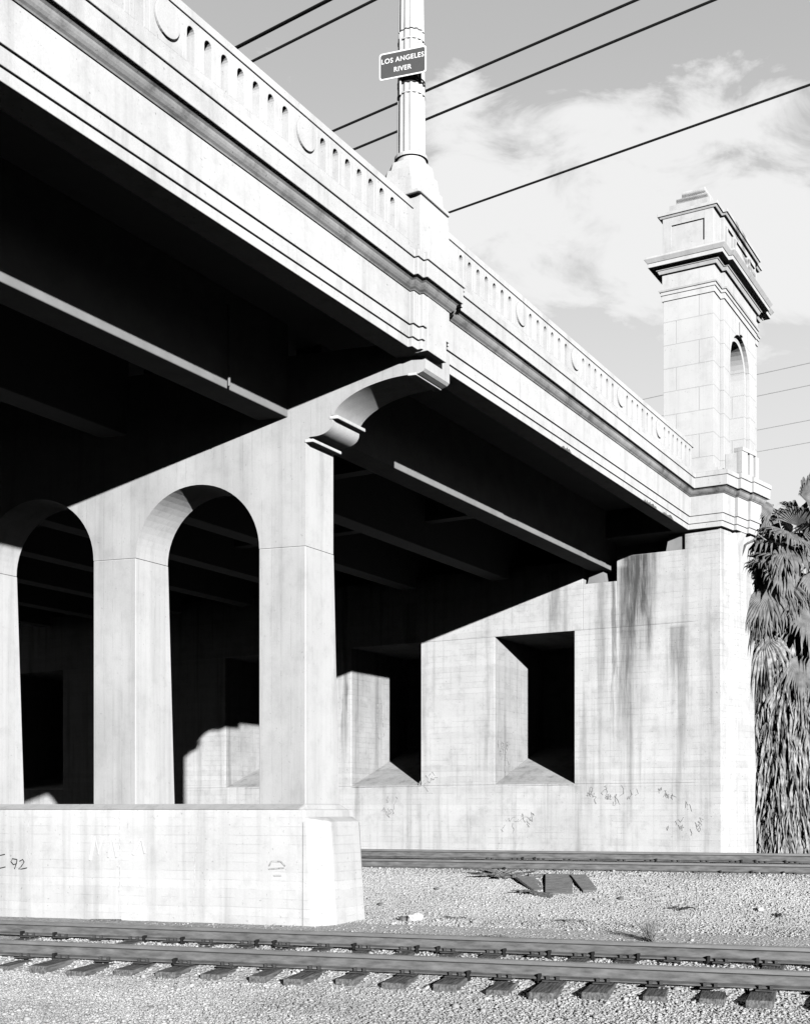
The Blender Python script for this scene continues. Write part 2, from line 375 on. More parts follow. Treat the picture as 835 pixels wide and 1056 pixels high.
# parapet
ZP = Z0+1.335; ZT = Z0+2.10
vf, vb = -.16, .08
def slot_run(m, us, uend, nslots, pitch):
    sw = .070; zb = ZP+.16; zs = ZT-.25
    for k in range(nslots):
        c = us+pitch*(k+.5); l, r = c-pitch/2, c+pitch/2
        arc = [(c-sw*math.cos(math.pi*i/8), zs+sw*math.sin(math.pi*i/8)) for i in range(9)]
        poly = [(l, zb), (c-sw, zb)]+arc+[(c+sw, zb), (r, zb), (r, ZT-.1), (l, ZT-.1)]
        m.prism([(u, vf, z) for u, z in poly], (0, vb-vf, 0))
def solid(m, a, b): m.box((a, vf, ZP+.16), (b, vb, ZT-.1))
m = MB(); disks = []
circ = [10.30-2.65*k for k in range(11, -1, -1)]
circ = [c for c in circ if not (CU-13.2-1.2 < c < CU-13.2+1.2)]+[12.95]
cs2 = [19.50, 21.98, 24.46, 26.94]
HW = .27
def run(circs, ustart, uend):
    prev = ustart
    for i, c in enumerate(circs+[None]):
        nx = (c-HW) if c is not None else uend
        L = nx-prev; n = max(1, round(L/.305))
        if L > .25: slot_run(m, prev, nx, n, L/n)
        if c is not None: solid(m, c-HW, c+HW); disks.append(c); prev = c+HW
run([c for c in circ if c < CU-13.2], US, CU-13.2-.75)
solid(m, CU-13.2-.75, CU-13.2+.75)
run([c for c in circ if c > CU-13.2], CU-13.2+.75, CU-1.1)
solid(m, CU-1.1, CU-.5); solid(m, CU+.3, CU+.72)
run(cs2, CU+.72, 29.45)
m.box((US, vf-.003, ZP), (29.55, vb+.003, ZP+.16)); m.box((US, vf-.02, ZT-.1), (29.55, vb+.02, ZT))
m.build('parapet', M['fascia'], BR, bevel=.006)
for c in disks:
    m = MB(); q = [(c+.2*math.cos(2*math.pi*i/32), vf, (ZP+.16+ZT-.1)/2+.02+.2*math.sin(2*math.pi*i/32)) for i in range(32)]
    m.prism(q, (0, -.034, 0)); m.build('medallion', M['fascia'], BR, bevel=.006)
# pilaster block through parapet + octagonal pedestal
def loft(m, rings, cap=True, mi=0):
    n = len(rings[0]); vs = [v for r in rings for v in r]
    fs = [(i*n+j, i*n+(j+1) % n, (i+1)*n+(j+1) % n, (i+1)*n+j) for i in range(len(rings)-1) for j in range(n)]
    if cap: fs += [tuple(range(n-1, -1, -1)), tuple((len(rings)-1)*n+j for j in range(n))]
    m.add(vs, fs, mi)
def octa(cx, cy, hx, hy, ch, z):
    return [(cx-hx+ch, cy-hy, z), (cx+hx-ch, cy-hy, z), (cx+hx, cy-hy+ch, z), (cx+hx, cy+hy-ch, z), (cx+hx-ch, cy+hy, z), (cx-hx+ch, cy+hy, z), (cx-hx, cy+hy-ch, z), (cx-hx, cy-hy+ch, z)]
PC = (CU-.30, .06)
m = MB()
m.box((CU-.6, -.215, ZP), (CU+.36, .45, ZT+.045)); m.box((CU-.68, -.30, ZP), (CU+.17, .5, ZT+.08))
rr_ = [(.45, .38, .02, ZT+.08), (.475, .41, .02, ZT+.09), (.475, .41, .02, ZT+.14), (.45, .35, .07, ZT+.15), (.44, .34, .08, ZT+.36), (.40, .32, .09, ZT+.37), (.38, .31, .12, ZT+.56), (.32, .29, .12, ZT+.57), (.29, .28, .13, ZT+.72)]
loft(m, [octa(PC[0], PC[1]+.02, a, b, c, z) for a, b, c, z in rr_])
m.build('pedestal', M['fascia'], BR, bevel=.01)
# deck slab, girders, diaphragms
m = MB(); m.box((US, .35, Z0+.75), (36, 26, Z0+1.15)); m.build('deck_slab', [M['deckshade']], BR)
m = MB(); m.box((US, 3.2, Z0+1.153), (60, 24, Z0+1.17)); m.build('roadway', [M['asphalt']], BR)
GB = 7.93
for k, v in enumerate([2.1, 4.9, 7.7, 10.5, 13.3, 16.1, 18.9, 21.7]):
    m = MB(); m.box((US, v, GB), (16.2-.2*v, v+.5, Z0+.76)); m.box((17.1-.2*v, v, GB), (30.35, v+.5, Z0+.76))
    m.build('girder', M['girder'] if k == 0 else M['deckshade'], BR, bevel=.015)  # only the sunlit outer girder keeps concrete tone, the rest have painted shade
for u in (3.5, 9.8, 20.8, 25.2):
    m = MB(); m.box((u, 2.62, GB+.62), (u+.3, 25, Z0+.76)); m.build('cross_beam', M['deckshade'], BR)
m = MB(); m.tube([(14.2, 2.04, GB+.02), (14.2, 2.04, Z0+.5)], .02, 6); m.build('drain_pipe', M['girder'], BR)
m = MB(); m.box((US, 25.6, Z0), (36, 26, Z0+1.2)); m.box((US, 25.75, Z0+1.2), (36, 26, ZT)); m.build('far_fascia', M['fascia'], BR)

# ---- pier: arched frame on a solid wall
BW = Vector((-.2026, .9793, 0)); BO = Vector((16.23, -.245, 0)); TH = .78; KS = .973
def bp(s, z, p=0): return BO+BW*s*KS+Vector((p, 0, CAMZ+(z-CAMZ)*KS))
SR, ARCR, COLW, PITCH = 6.02, 1.13, .815, 3.08
S1 = 2.15; NC = 7
zb = CAMZ
poly = [(.12, Z0+.01), (.19, 8.72), (.24, 8.62), (.39, 8.60)]
ctrl = [(.1, 8.57), (.42, 8.562), (.76, 8.53), (1.12, 8.445), (1.38, 8.335), (1.56, 8.215), (1.66, 8.10), (1.70, 8.0)]
def crom(P, n=6):
    out = []
    for i in range(1, len(P)-2):
        for k in range(n):
            t = k/n; out.append(tuple(.5*((2*P[i][j])+(-P[i-1][j]+P[i+1][j])*t+(2*P[i-1][j]-5*P[i][j]+4*P[i+1][j]-P[i+2][j])*t*t+(-P[i-1][j]+3*P[i][j]-3*P[i+1][j]+P[i+2][j])*t**3) for j in (0, 1)))
    return out+[P[-2]]
curve = crom(ctrl)
poly = [(.15, Z0+.45), (.15, Z0-.0), (.19, Z0-.04), (.27, Z0-.07), (.34, 8.50+.07), (.36, 8.555)]+[(.42, 8.555)]+curve[1:]+[(1.68, 8.06), (1.72, 8.06), (1.72, 8.01), *crom([(1.70, 8.1), (1.69, 7.99), (1.70, 7.90), (1.75, 7.83), (1.84, 7.78), (1.95, 7.755), (2.07, 7.75), (2.2, 7.75)], 4), (2.10, 7.74), (2.10, 7.69), (S1, 7.69), (S1, SR)]
for k in range(NC):
    a = S1+COLW+PITCH*k
    poly.append((a, SR))
    c = a+ARCR
    for i in range(0, 33):
        t = math.pi*(1-i/32); poly.append((c+ARCR*1.002*math.cos(t), SR+.001+ARCR*math.sin(t)))
poly.append((S1+PITCH*NC, SR)); poly.append((S1+PITCH*NC+COLW, SR)); poly.append((S1+PITCH*NC+COLW, Z0+.45))
m = MB(); m.prism([bp(s, z) for s, z in poly], (TH, 0, 0))
PIER = m.build('pier', M['column'], BR, bevel=.012)
for s0, z0, s1, z1 in ((2.02, 7.655, 2.16, 7.735), (1.60, 7.985, 1.735, 8.07), (.30, 8.53, .43, 8.60)):
    m = MB(); m.prism([bp(s0-.01, z0+.01, -.015), bp(s1, z0+.01, -.015), bp(s1, z1-.02, -.015), bp(s0-.01, z1-.02, -.015)], (TH+.03, 0, 0)); m.build('bracket_moulding', M['fascia'], PIER, bevel=.01)
for k in range(NC+1):
    a = S1+PITCH*k; m = MB()
    loft(m, [[bp(a, zz_), bp(a+COLW, zz_), bp(a+COLW, zz_, t_), bp(a, zz_, t_)] for zz_, t_ in ((zb-.05, .97), (SR-.004, TH+.02))]); m.build('column', M['column'], PIER, bevel=.012)
# wall with weathered top and rounded, battered nose
m = MB()
q = []
for s, z in ((1.90, -.6), (30, -.6), (30, zb), (2.02, zb)): q.append((s, z))
m.prism([bp(s, z, -.24) for s, z in q], (1.42, 0, 0))
m.add([bp(2.10, zb, -.238), bp(30, zb, -.238), bp(30, zb+.09, -.02), bp(2.12, zb+.09, -.02), bp(2.10, zb, 1.17), bp(30, zb, 1.17), bp(30, zb+.09, .95), bp(2.12, zb+.09, .95)],
      [(0,1,2,3),(4,7,6,5),(3,2,6,7),(0,3,7,4),(1,5,6,2)])
m.build('pier_wall', M['pier'], PIER, bevel=.03)
# nose block, slightly lower than wall, tapering upwards
m = MB()
b0 = [bp(1.85, -.6, -.262), bp(2.05, -.6, -.262), bp(2.05, -.6, 1.2), bp(1.80, -.6, 1.2), bp(1.62, -.6, .9), bp(1.62, -.6, .06)]
b1 = [bp(1.97, zb-.22, -.255), bp(2.05, zb-.22, -.255), bp(2.05, zb-.22, 1.19), bp(1.92, zb-.22, 1.18), bp(1.76, zb-.20, .88), bp(1.76, zb-.20, .08)]
b2 = [bp(2.02, zb-.12, -.2), bp(2.06, zb-.12, -.2), bp(2.06, zb-.12, 1.12), bp(2.0, zb-.12, 1.1), bp(1.9, zb-.12, .8), bp(1.9, zb-.12, .16)]
loft(m, [b0, b1, b2]); m.build('pier_nose', M['pier'], PIER, bevel=.025)

# ---- abutment
UA = 29.73; AT = 8.22; VE = 27
NZ0, NZ1, NW, NP, ND = 2.46, 6.42, 2.28, 4.54, 3.2
m = MB()
n0 = [3.01+NP*k for k in range(5)]
cuts = [-.80]
m.box((UA, -.80, -.6), (UA+3.6, VE, NZ0-.0))
prev = -.80
for a in n0:
    m.box((UA, prev, NZ0), (UA+3.6, a, NZ1)); prev = a+NW
m.box((UA, prev, NZ0), (UA+3.6, VE, NZ1))
m.box((UA, -.80, NZ1), (UA+.95, 1.86, AT)); m.box((UA, 1.86, NZ1), (UA+.95, 2.78, 7.6)); m.box((UA, 2.78, NZ1), (UA+.95, VE, AT))
m.box((UA+.95, -.8, NZ1), (UA+3.6, VE, Z0+.74))
for a in n0:
    m.prism([(UA+.0, a, NZ0-.05), (UA+ND, a, NZ0-.05), (UA+ND, a, NZ0+.37*ND), (UA+.0, a, NZ0+.003)], (0, NW, 0))
    m.box((UA+ND, a, NZ0), (UA+ND+.3, a+NW, NZ1))
# splayed wing below the entablature, slightly battered
w0 = [(29.70, -.79), (30.30, -.91), (30.32, -.98), (31.35, -1.18), (31.6, -1.18), (31.6, 2.0), (29.75, .1)]
lo = [(u+.0 if i else u, v-(.12 if 0 < i < 5 else .0)+(-.02 if i == 0 else 0), -.6) for i, (u, v) in enumerate(w0)]
hi = [(u, v, Z0+.015) for u, v in w0]
loft(m, [lo, hi])
ABT = m.build('abutment', M['abut'], BR, bevel=.012)
for v0, z0, z1 in ((.12, AT+.002, Z0+.02), (2.2, 7.602, GB)):
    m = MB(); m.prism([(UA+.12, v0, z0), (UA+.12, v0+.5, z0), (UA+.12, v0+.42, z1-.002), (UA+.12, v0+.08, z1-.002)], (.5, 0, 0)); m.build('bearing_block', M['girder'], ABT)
# little brackets under the wing entablature
for q in (.8, 1.35):
    p = P0+dr*q; m = MB()
    m.prism([(p.x, p.y+.1, Z0), (p.x, p.y-.14, Z0), (p.x, p.y-.10, Z0-.10), (p.x, p.y+.1, Z0-.62)], (.30, -.05, 0)); m.build('wing_bracket', M['fascia'], ABT, bevel=.01)

# ---- tower
TU0, TU1, TV0, TV1 = 29.80, 33.95, -.60, .67
tz = Z0+1.337; ZA0 = 10.75; ZSP = 13.05; ZSH = 14.45
aw0, aw1 = 31.05, 32.7
m = MB()
m.box((TU0-.10, TV0-.12, tz), (TU1+.1, TV1+.1, tz+.16)); m.box((TU0-.05, TV0-.06, tz+.16), (TU1+.05, TV1+.05, tz+.28))
m.box((TU0, TV0, tz+.28), (aw0, TV1, ZSH)); m.box((aw1, TV0, tz+.28), (TU1, TV1, ZSH)); m.box((aw0, TV0, tz+.28), (aw1, TV1, ZA0))
ac = (aw0+aw1)/2; ar = (aw1-aw0)/2
arc = [(ac-ar*math.cos(math.pi*i/20), ZSP+ar*math.sin(math.pi*i/20)) for i in range(21)]
m.prism([(u, TV0, z) for u, z in arc+[(aw1, ZSH), (aw0, ZSH)]], (0, TV1-TV0, 0))
# projecting side bay with its own, slightly larger arch
b0u, b1u = TU0+.55, TU1-.55; bo = .10; ar2 = ar+.14
m.box((b0u, TV0-bo, tz+.283), (ac-ar2, TV0, ZSH-.003)); m.box((ac+ar2, TV0-bo, tz+.283), (b1u, TV0, ZSH-.003)); m.box((ac-ar2, TV0-bo, tz+.283), (ac+ar2, TV0, ZA0-.003))
arc = [(ac-ar2*math.cos(math.pi*i/20), ZSP+ar2*math.sin(math.pi*i/20)) for i in range(21)]
m.prism([(u, TV0-bo, z) for u, z in arc+[(ac+ar2, ZSH-.003), (ac-ar2, ZSH-.003)]], (0, bo, 0))
TW = m.build('tower', M['tower'], BR, bevel=.012)
m = MB(); m.prism([(ac-.10, TV0-bo-.05, ZSP+ar2+.01), (ac+.10, TV0-bo-.05, ZSP+ar2+.01), (ac+.14, TV0-bo-.05, ZSP+ar2+.34), (ac-.14, TV0-bo-.05, ZSP+ar2+.34)], (0, .045, 0)); m.build('keystone', M['fascia'], TW, bevel=.01)
def ringpath(a):
    return [(TU0-a, TV1+a), (TU0-a, TV0-a), (b0u-a, TV0-a), (b0u-a, TV0-bo-a), (b1u+a, TV0-bo-a), (b1u+a, TV0-a), (TU1+a, TV0-a), (TU1+a, TV1+a)]
def ringslab(m, a, z0, z1, a1=None):
    a1 = a if a1 is None else a1
    loft(m, [[(u, v, z0) for u, v in ringpath(a)], [(u, v, z1) for u, v in ringpath(a1)]])
zc = ZSH
m = MB(); ringslab(m, .03, zc+.003, zc+.14); ringslab(m, .055, zc+.143, zc+.22); ringslab(m, .08, zc+.223, zc+.27, .10); m.build('architrave', M['fascia'], TW, bevel=.006)
m = MB(); ringslab(m, .02, zc+.273, zc+.66); m.build('frieze', M['fascia'], TW)
m = MB(); ringslab(m, .08, zc+.663, zc+.74, .12); ringslab(m, .14, zc+.742, zc+.80, .17); ringslab(m, .30, zc+.802, zc+.90); ringslab(m, .31, zc+.902, zc+1.0, .38); ringslab(m, .36, zc+1.002, zc+1.06, .34); m.build('main_cornice', M['fascia'], TW, bevel=.008)
za = zc+1.062; zt = za+.98
m = MB(); ringslab(m, .06, za, za+.14); ringslab(m, .0, za+.142, zt)
m.build('attic', M['fascia'], TW, bevel=.008)
m = MB(); wp = [tuple(p) for p in wing()]+[(e.x+.3, e.y+3.2), (29.6, 2.4)]
loft(m, [[(u, v+.06, z) for u, v in wp] for z in (Z0+.05, tz-.03)]); m.build('wing_floor', M['fascia'], TW)
# sunk panels shown by raised frames
def frame(m, o, ax, w, h, out, t=.05):
    o = Vector(o); ax = Vector(ax); up = Vector((0, 0, 1)); out = Vector(out)
    for a, b, c, d in ((0, 0, w, t), (0, h-t, w, h), (0, t, t, h-t), (w-t, t, w, h-t)):
        m.prism([o+ax*a+up*b, o+ax*c+up*b, o+ax*c+up*d, o+ax*a+up*d], out)
m = MB()
m.box((TU0-.004, TV0+.0, za+.143), (TU0-.045, TV0+.22, zt-.003)); m.box((TU0-.004, TV1-.22, za+.143), (TU0-.045, TV1, zt-.003))
m.box((TU0-.004, TV0+.22, zt-.2), (TU0-.044, TV1-.22, zt-.003)); m.box((TU0-.004, TV0+.22, za+.143), (TU0-.044, TV1-.22, za+.25))
m.build('panel_frame', M['fascia'], TW, bevel=.004)
for a, b in ((b0u+.15, .6), (b0u+.95, 1.15), (b0u+2.3, .6)):
    m = MB()
    frame(m, (a, TV0-bo-.002, za+.26), (1, 0, 0), b, .55, (0, -.045, 0))
    m.build('panel_frame', M['fascia'], TW, bevel=.004)
m = MB(); ringslab(m, .06, zt+.001, zt+.05, .09); ringslab(m, .12, zt+.052, zt+.13); ringslab(m, .05, zt+.132, zt+.2, -.02)
m.box((TU0+.12, TV0+.12, zt+.2), (TU1-.12, TV1-.12, zt+.38)); m.box((TU0+.28, TV0+.24, zt+.38), (TU1-.28, TV1-.24, zt+.58)); m.box((TU0+.42, TV0+.34, zt+.58), (TU1-.42, TV1-.34, zt+.80))
m.build('stepped_cap', M['fascia'], TW, bevel=.01)
# balustrade on the wing beside the tower
m = MB(); ws = wing(); a, b = ws[3]+Vector((-.3, .1)), ws[5]+Vector((0, .1)); dd = (b-a).normalized(); L = (b-a).length; nn = Vector((dd.y, -dd.x))
def seg(m, x0, x1, z0, z1, th=.1):
    p, q = a+dd*x0, a+dd*x1; o1, o2 = nn*th, -nn*th
    m.prism([(p.x+o1.x, p.y+o1.y, z0), (q.x+o1.x, q.y+o1.y, z0), (q.x+o2.x, q.y+o2.y, z0), (p.x+o2.x, p.y+o2.y, z0)], (0, 0, z1-z0))
seg(m, 0, L, tz, tz+.15); seg(m, 0, L, tz+.68, tz+.78, .12); seg(m, 0, .3, tz+.15, tz+.68)
x = .3
while x < L-.1: seg(m, x+.12, x+.3, tz+.15, tz+.68); x += .3
m.box((a.x+.01, a.y-.02, tz+.002), (a.x+.24, TV0-bo-.003, tz+.66)); m.build('wing_balustrade', M['fascia'], TW, bevel=.006)

# ---- graffiti
def strokes(name, mat, lines, org, ax, up, out, w, parent):
    if len(lines) == 2: lines = lines[:1]
    m = MB(); org = Vector(org); ax = Vector(ax); up = Vector(up); out = Vector(out)
    for ln in lines:
        P = [org+ax*x+up*y+out*.006 for x, y in ln]
        m.tube(P, w, 5)
    return m.build(name, mat, parent)
F0 = lambda s, z: bp(s, z, -.245)
# 'I 92' on the pier wall at the left
sI = 8.35
ln = [[(0, 0), (.28, .06)], [(.13, .03), (.14, .24)], [(0, .22), (.27, .27)],
      [(.50, .19), (.42, .20), (.39, .15), (.44, .10), (.50, .12), (.51, .19), (.49, .10), (.46, .03)],
      [(.56, .16), (.62, .19), (.65, .15), (.60, .08), (.54, .03), (.60, .03), (.70, .05)]]
strokes('graffiti', M['paint'], ln, F0(7.86, .75), -BW, (0, 0, 1), (-1, 0, 0), .009, PIER)
ln = [[(0, 0), (.1, .38), (.16, .1), (.25, .4)], [(.35, .05), (.42, .36), (.5, .05)], [(.8, .1), (.95, .35), (1.02, .12)]]
strokes('graffiti', M['ghost'], ln, F0(5.9, .95), -BW, (0, 0, 1), (-1, 0, 0), .02, PIER)
ln = [[(0, 0), (.25, .02)], [(0, .05), (.04, .12), (.2, .12), (.27, .05)], [(.08, -.1), (.2, -.1)]]
strokes('graffiti', M['mark'], ln, F0(2.62, .85), -BW, (0, 0, 1), (-1, 0, 0), .012, PIER)
rg = random.Random(11)
def scribble(n, w, h, r):
    out = []
    for i in range(n):
        x = r.uniform(0, w); y = r.uniform(0, h*.6); p = [(x, y)]
        for k in range(r.randint(3, 6)): x += r.uniform(-.06, .10); y += r.uniform(-.12, .13); p.append((x, y))
        out.append(p)
    return out
for v, z, w, h, n, th in ((2.8, 2.12, 1.5, .16, 16, .006), (.9, 2.05, .5, .3, 5, .006), (.6, 1.25, .5, .3, 4, .006), (5.0, 1.3, .8, .6, 10, .006), (8.9, 1.7, .7, .5, 7, .007), (.1, 1.3, .35, .8, 5, .005), (7.6, 2.5, .5, .5, 7, .005)):
    strokes('graffiti', M['mark'], scribble(n, w, h, rg), (UA-.004, v, z), (0, -1, 0), (0, 0, 1), (-1, 0, 0), th, ABT)
strokes('graffiti', M['mark'], scribble(12, .5, 1.3, rg), (UA+.2, n0[0]+NW-.008, 2.9), (1, 0, 0), (0, 0, 1), (0, -1, 0), .006, ABT)
strokes('graffiti', M['mark'], [[(.1, 0), (.0, .5), (.02, 1.0), (.25, 1.1), (.3, .7), (.4, .1), (.12, 0)]], (UA+1.4, n0[1]+NW-.008, 3.9), (1, 0, 0), (0, 0, 1), (0, -1, 0), .01, ABT)

def bl(u, v, z=0):     # bridge frame to world
    return Dx*u+Vx*(v+9.105)+Vector((0, 0, z))

# ------------------------------------------------------------------ lamp post
LB = bl(PC[0], PC[1]+.02, ZT+.715)
LP = empty('lamp_post', LB, R(60), label='tall fluted pale concrete lamp post standing on the bridge pedestal', cat='lamp post')
m = MB()
def fl(z, r, n=14, dep=.08):
    out = []
    for i in range(n*4):
        a = 2*math.pi*i/(n*4); k = (1, 1, 1-dep, 1-dep)[i % 4]; out.append((r*k*math.cos(a), r*k*math.sin(a), z))
    return out
loft(m, [fl(.1, .218), fl(1.05, .21)]); loft(m, [fl(1.07, .21), fl(1.5, .206)]); loft(m, [fl(1.52, .205), fl(2.0, .20)]); loft(m, [fl(2.02, .198), fl(6.0, .14)])
m.build('shaft', M['fascia'], LP)
for zs_ in (((0, .235), (.04, .235), (.10, .22), (.101, .255), (.15, .255)), ((1.05, .215), (1.07, .215)), ((1.86, .207), (1.88, .207)), ((6, .17), (6.15, .2))):
    m = MB(); loft(m, [[(r*math.cos(2*math.pi*i/32), r*math.sin(2*math.pi*i/32), z) for i in range(32)] for z, r in zs_]); m.build('collar', M['fascia'], LP)
for z in (1.20, 1.25, 1.64):
    m = MB(); loft(m, [[(.212*math.cos(2*math.pi*i/24), .212*math.sin(2*math.pi*i/24), zz) for i in range(24)] for zz in (z, z+.03)])
    m.build('strap', M['black'], LP)
m = MB(); m.tube([(-.225, .06, 1.02), (-.225, .06, 1.95)], .018, 6); m.build('conduit', M['metal'], LP)
m = MB()
prof = [(.06, 6.15), (.2, 6.3), (.26, 6.6), (.22, 6.95), (.1, 7.1), (.03, 7.3)]
loft(m, [[(r*math.cos(2*math.pi*i/20), r*math.sin(2*math.pi*i/20), z) for i in range(20)] for r, z in prof]); m.build('lantern', M['metal'], LP, smooth=True)

# ------------------------------------------------------------------ sign
sw, sh = .735, .40
SGc = LB+Vector((-.13, -.26, 1.44))
SG = empty('street_sign', SGc, math.atan2(TD.y, TD.x), label='dark rectangular sign with white letters LOS ANGELES RIVER strapped to the lamp post', cat='sign')
def rrect(w, h, r, y, n=5):
    out = []
    for cx, cz, a0 in ((w/2-r, h/2-r, 0), (-w/2+r, h/2-r, 90), (-w/2+r, -h/2+r, 180), (w/2-r, -h/2+r, 270)):
        for i in range(n): a = R(a0+90*i/(n-1)); out.append((cx+r*math.cos(a), y, cz+r*math.sin(a)))
    return out
m = MB(); m.prism(rrect(sw, sh, .04, 0), (0, .006, 0)); m.build('sign_border', M['white'], SG)
m = MB(); m.prism(rrect(sw-.045, sh-.045, .03, -.003), (0, .002, 0)); m.build('sign_panel', M['sign'], SG)
def text(body, size, x, z, parent, mat, y=-.008, off=.0015):
    cu = bpy.data.curves.new('t', 'FONT'); cu.body = body; cu.size = size; cu.align_x = 'CENTER'; cu.extrude = .001; cu.offset = off; cu.space_character = 1.08
    o = bpy.data.objects.new('t', cu); C.objects.link(o); bpy.context.view_layer.update()
    me = bpy.data.meshes.new_from_object(o.evaluated_get(bpy.context.evaluated_depsgraph_get()))
    bpy.data.objects.remove(o); me.materials.clear(); me.materials.append(mat); me.name = 'lettering'
    q = bpy.data.objects.new('lettering', me); C.objects.link(q); q.parent = parent; q.location = (x, y, z); q.rotation_euler = (R(90), 0, 0); q['label'] = 'white letters reading '+body
    return q
text('LOS ANGELES', .102, 0, .035, SG, M['white']); text('RIVER', .102, 0, -.11, SG, M['white'])

# ------------------------------------------------------------------ railway tracks
prof_rail = [(-.07, 0), (.07, 0), (.07, .012), (.012, .03), (.010, .115), (.036, .13), (.036, .160), (.028, .17), (-.028, .17), (-.036, .160), (-.036, .13), (-.010, .115), (-.012, .03), (-.07, .012)]
def track(nn, zn, zf, r0, r1, t0, t1, label, seed):
    rr = random.Random(seed)
    root = empty('railway_track', TN*(nn+.75)+Vector((0, 0, zn-.3)), math.atan2(TD.y, TD.x), label=label, cat='railway track', group='railway tracks in front of the bridge')
    base = zn-.3; tilt = (zf-zn)/1.507
    for side, z in ((0, zn), (1, zf)):
        y = -.75+1.507*side; m = MB()
        vs = [(x, y+a, z-.17-base+b) for x in (r0, r1) for a, b in prof_rail]; n = len(prof_rail)
        fs = [(j, (j+1) % n, (j+1) % n+n, j+n) for j in range(n)]+[tuple(range(n)), tuple(range(n, 2*n))]
        m.add(vs, fs)
        m.mi = [1 if j in (5, 6, 7, 8, 9) else 0 for j in range(n)]+[0, 0]
        m.build('rail', [M['rail'], M['railhead']], root)
    x = t0; k = 0
    while x < t1:
        L = 1.27+rr.uniform(-.07, .08); sh_ = rr.uniform(-.10, .10); w = rr.uniform(.088, .125); a = rr.uniform(-.035, .035)
        dz = rr.uniform(-.03, .003); m = MB()
        ztop = lambda y: (zn-.17-base-.012)+tilt*(y+.75)+dz
        y0, y1 = -L+sh_, L+sh_
        c = Vector((x, sh_, (ztop(y0)+ztop(y1))/2-.09)); ay = Vector((a*L, L, tilt*L))
        m.obox(c, (w, 0, 0), ay, (0, 0, .09)); tie = m.build('tie', M['tie'], root, bevel=.012)
        for side, z in ((0, zn), (1, zf)):
            m = MB()
            y = -.75+1.507*side; zz = z-.17-base
            m.box((x-.09, y-.17, zz-.012), (x+.09, y+.17, zz-.001))
            for sx, sy in ((-.05, -.09), (.05, .09), (.05, -.09), (-.05, .09)): m.box((x+sx-.014, y+sy-.016, zz-.01), (x+sx+.014, y+sy+.016, zz+.035))
            m.build('tie_plate', M['plate'], tie)
        if rr.random() < .7:
            for side, z in ((0, zn), (1, zf)):
                y = -.75+1.507*side; zz = z-.17-base
                if side == 1 or rr.random() < .4:
                    m = MB(); sx = rr.choice((-.135, .135)); m.box((x+sx-.013, y-.10, zz-.05), (x+sx+.013, y-.03, zz+.05))
                    m.build('rail_anchor', M['black'], tie)
        x += .505+rr.uniform(-.025, .025)
        k += 1
track(12.0, .30, .36, -60, 60, -9.5, 8.5, 'nearest railway track crossing in front of the pier base', 1)
track(21.9, .87, 1.0, -60, 60, -6, 16, 'farther railway track along the foot of the abutment, behind the pier', 2)

# ------------------------------------------------------------------ overhead wires
E = Vector((-.80, .60, 0)).normalized()
def ray(x, y, h): # point at height h above camera seen at photo position x,y
    z = h*1270/(835-y); return Vector(((x-417.5)/1270*z, z, h+CAMZ))
wl = [((340, 0), 'upper wire of the closely spaced pair at the top left'), ((336, 0), 'lower wire of the closely spaced pair at the top left'), ((385, 0), 'single thick wire below the close pair, top left'),
      ((655, 0), 'wire crossing behind the lamp post just under the sign'), ((735, 0), 'wire crossing behind the lamp post below the first one'), ((835, 87), 'wire running from the lamp pedestal up to the right edge'),
      ]
for i, ((x, y), lab) in enumerate(wl):
    p = ray(x, y, 18); a, b = p-E*60, p+E*70
    pts = [a.lerp(b, t/24)-Vector((0, 0, .0)) for t in range(25)]
    mid = a.lerp(b, .5); m = MB(); m.tube([q-mid for q in pts], .031 if i not in (0, 1) else .024, 6)
    o = m.build('overhead_wire', M['wire'], smooth=True, label=lab, cat='wire', group='overhead wires'); o.location = mid
for i, (x, y, lab) in enumerate([(835, 374, 'thin far wire, topmost of the four right of the tower'), (835, 397, 'thin far wire, second from the top right of the tower'), (835, 433, 'thin far wire, third from the top right of the tower'), (835, 456, 'thin far wire, lowest of the four above the palm')]):
    p = ray(x, y, 18); a, b = p-E*40, p+E*60; mid = a.lerp(b, .5); m = MB(); m.tube([a-mid, Vector(), b-mid], .020, 6)
    o = m.build('overhead_wire', M['metal'], label=lab, cat='wire', group='overhead wires'); o.location = mid

# far street light
q = ray(838, 497, 10.6)
SL = empty('street_light', (q.x+1.9, q.y, .6), 0, label='distant pale street light with flat lamp head above the palm at the right edge', cat='street light')
m = MB(); m.tube([(0, 0, 0), (0, 0, 11.0)], [.1, .06], 10); m.build('pole', M['metal'], SL)
m = MB(); m.tube([(0, 0, 11.0), (-.6, 0, 11.75), (-1.5, 0, 11.83)], .035, 8); m.build('arm', M['metal'], SL)
m = MB(); rings = []
for x, w, h in ((-1.45, .06, .05), (-1.6, .13, .08), (-1.85, .17, .10), (-2.1, .14, .08), (-2.28, .05, .04)):
    rings.append([(x, w*math.cos(2*math.pi*i/14), 11.83+h*math.sin(2*math.pi*i/14)) for i in range(14)])
loft(m, rings); m.build('lamp_head', M['metal'], SL, smooth=True)

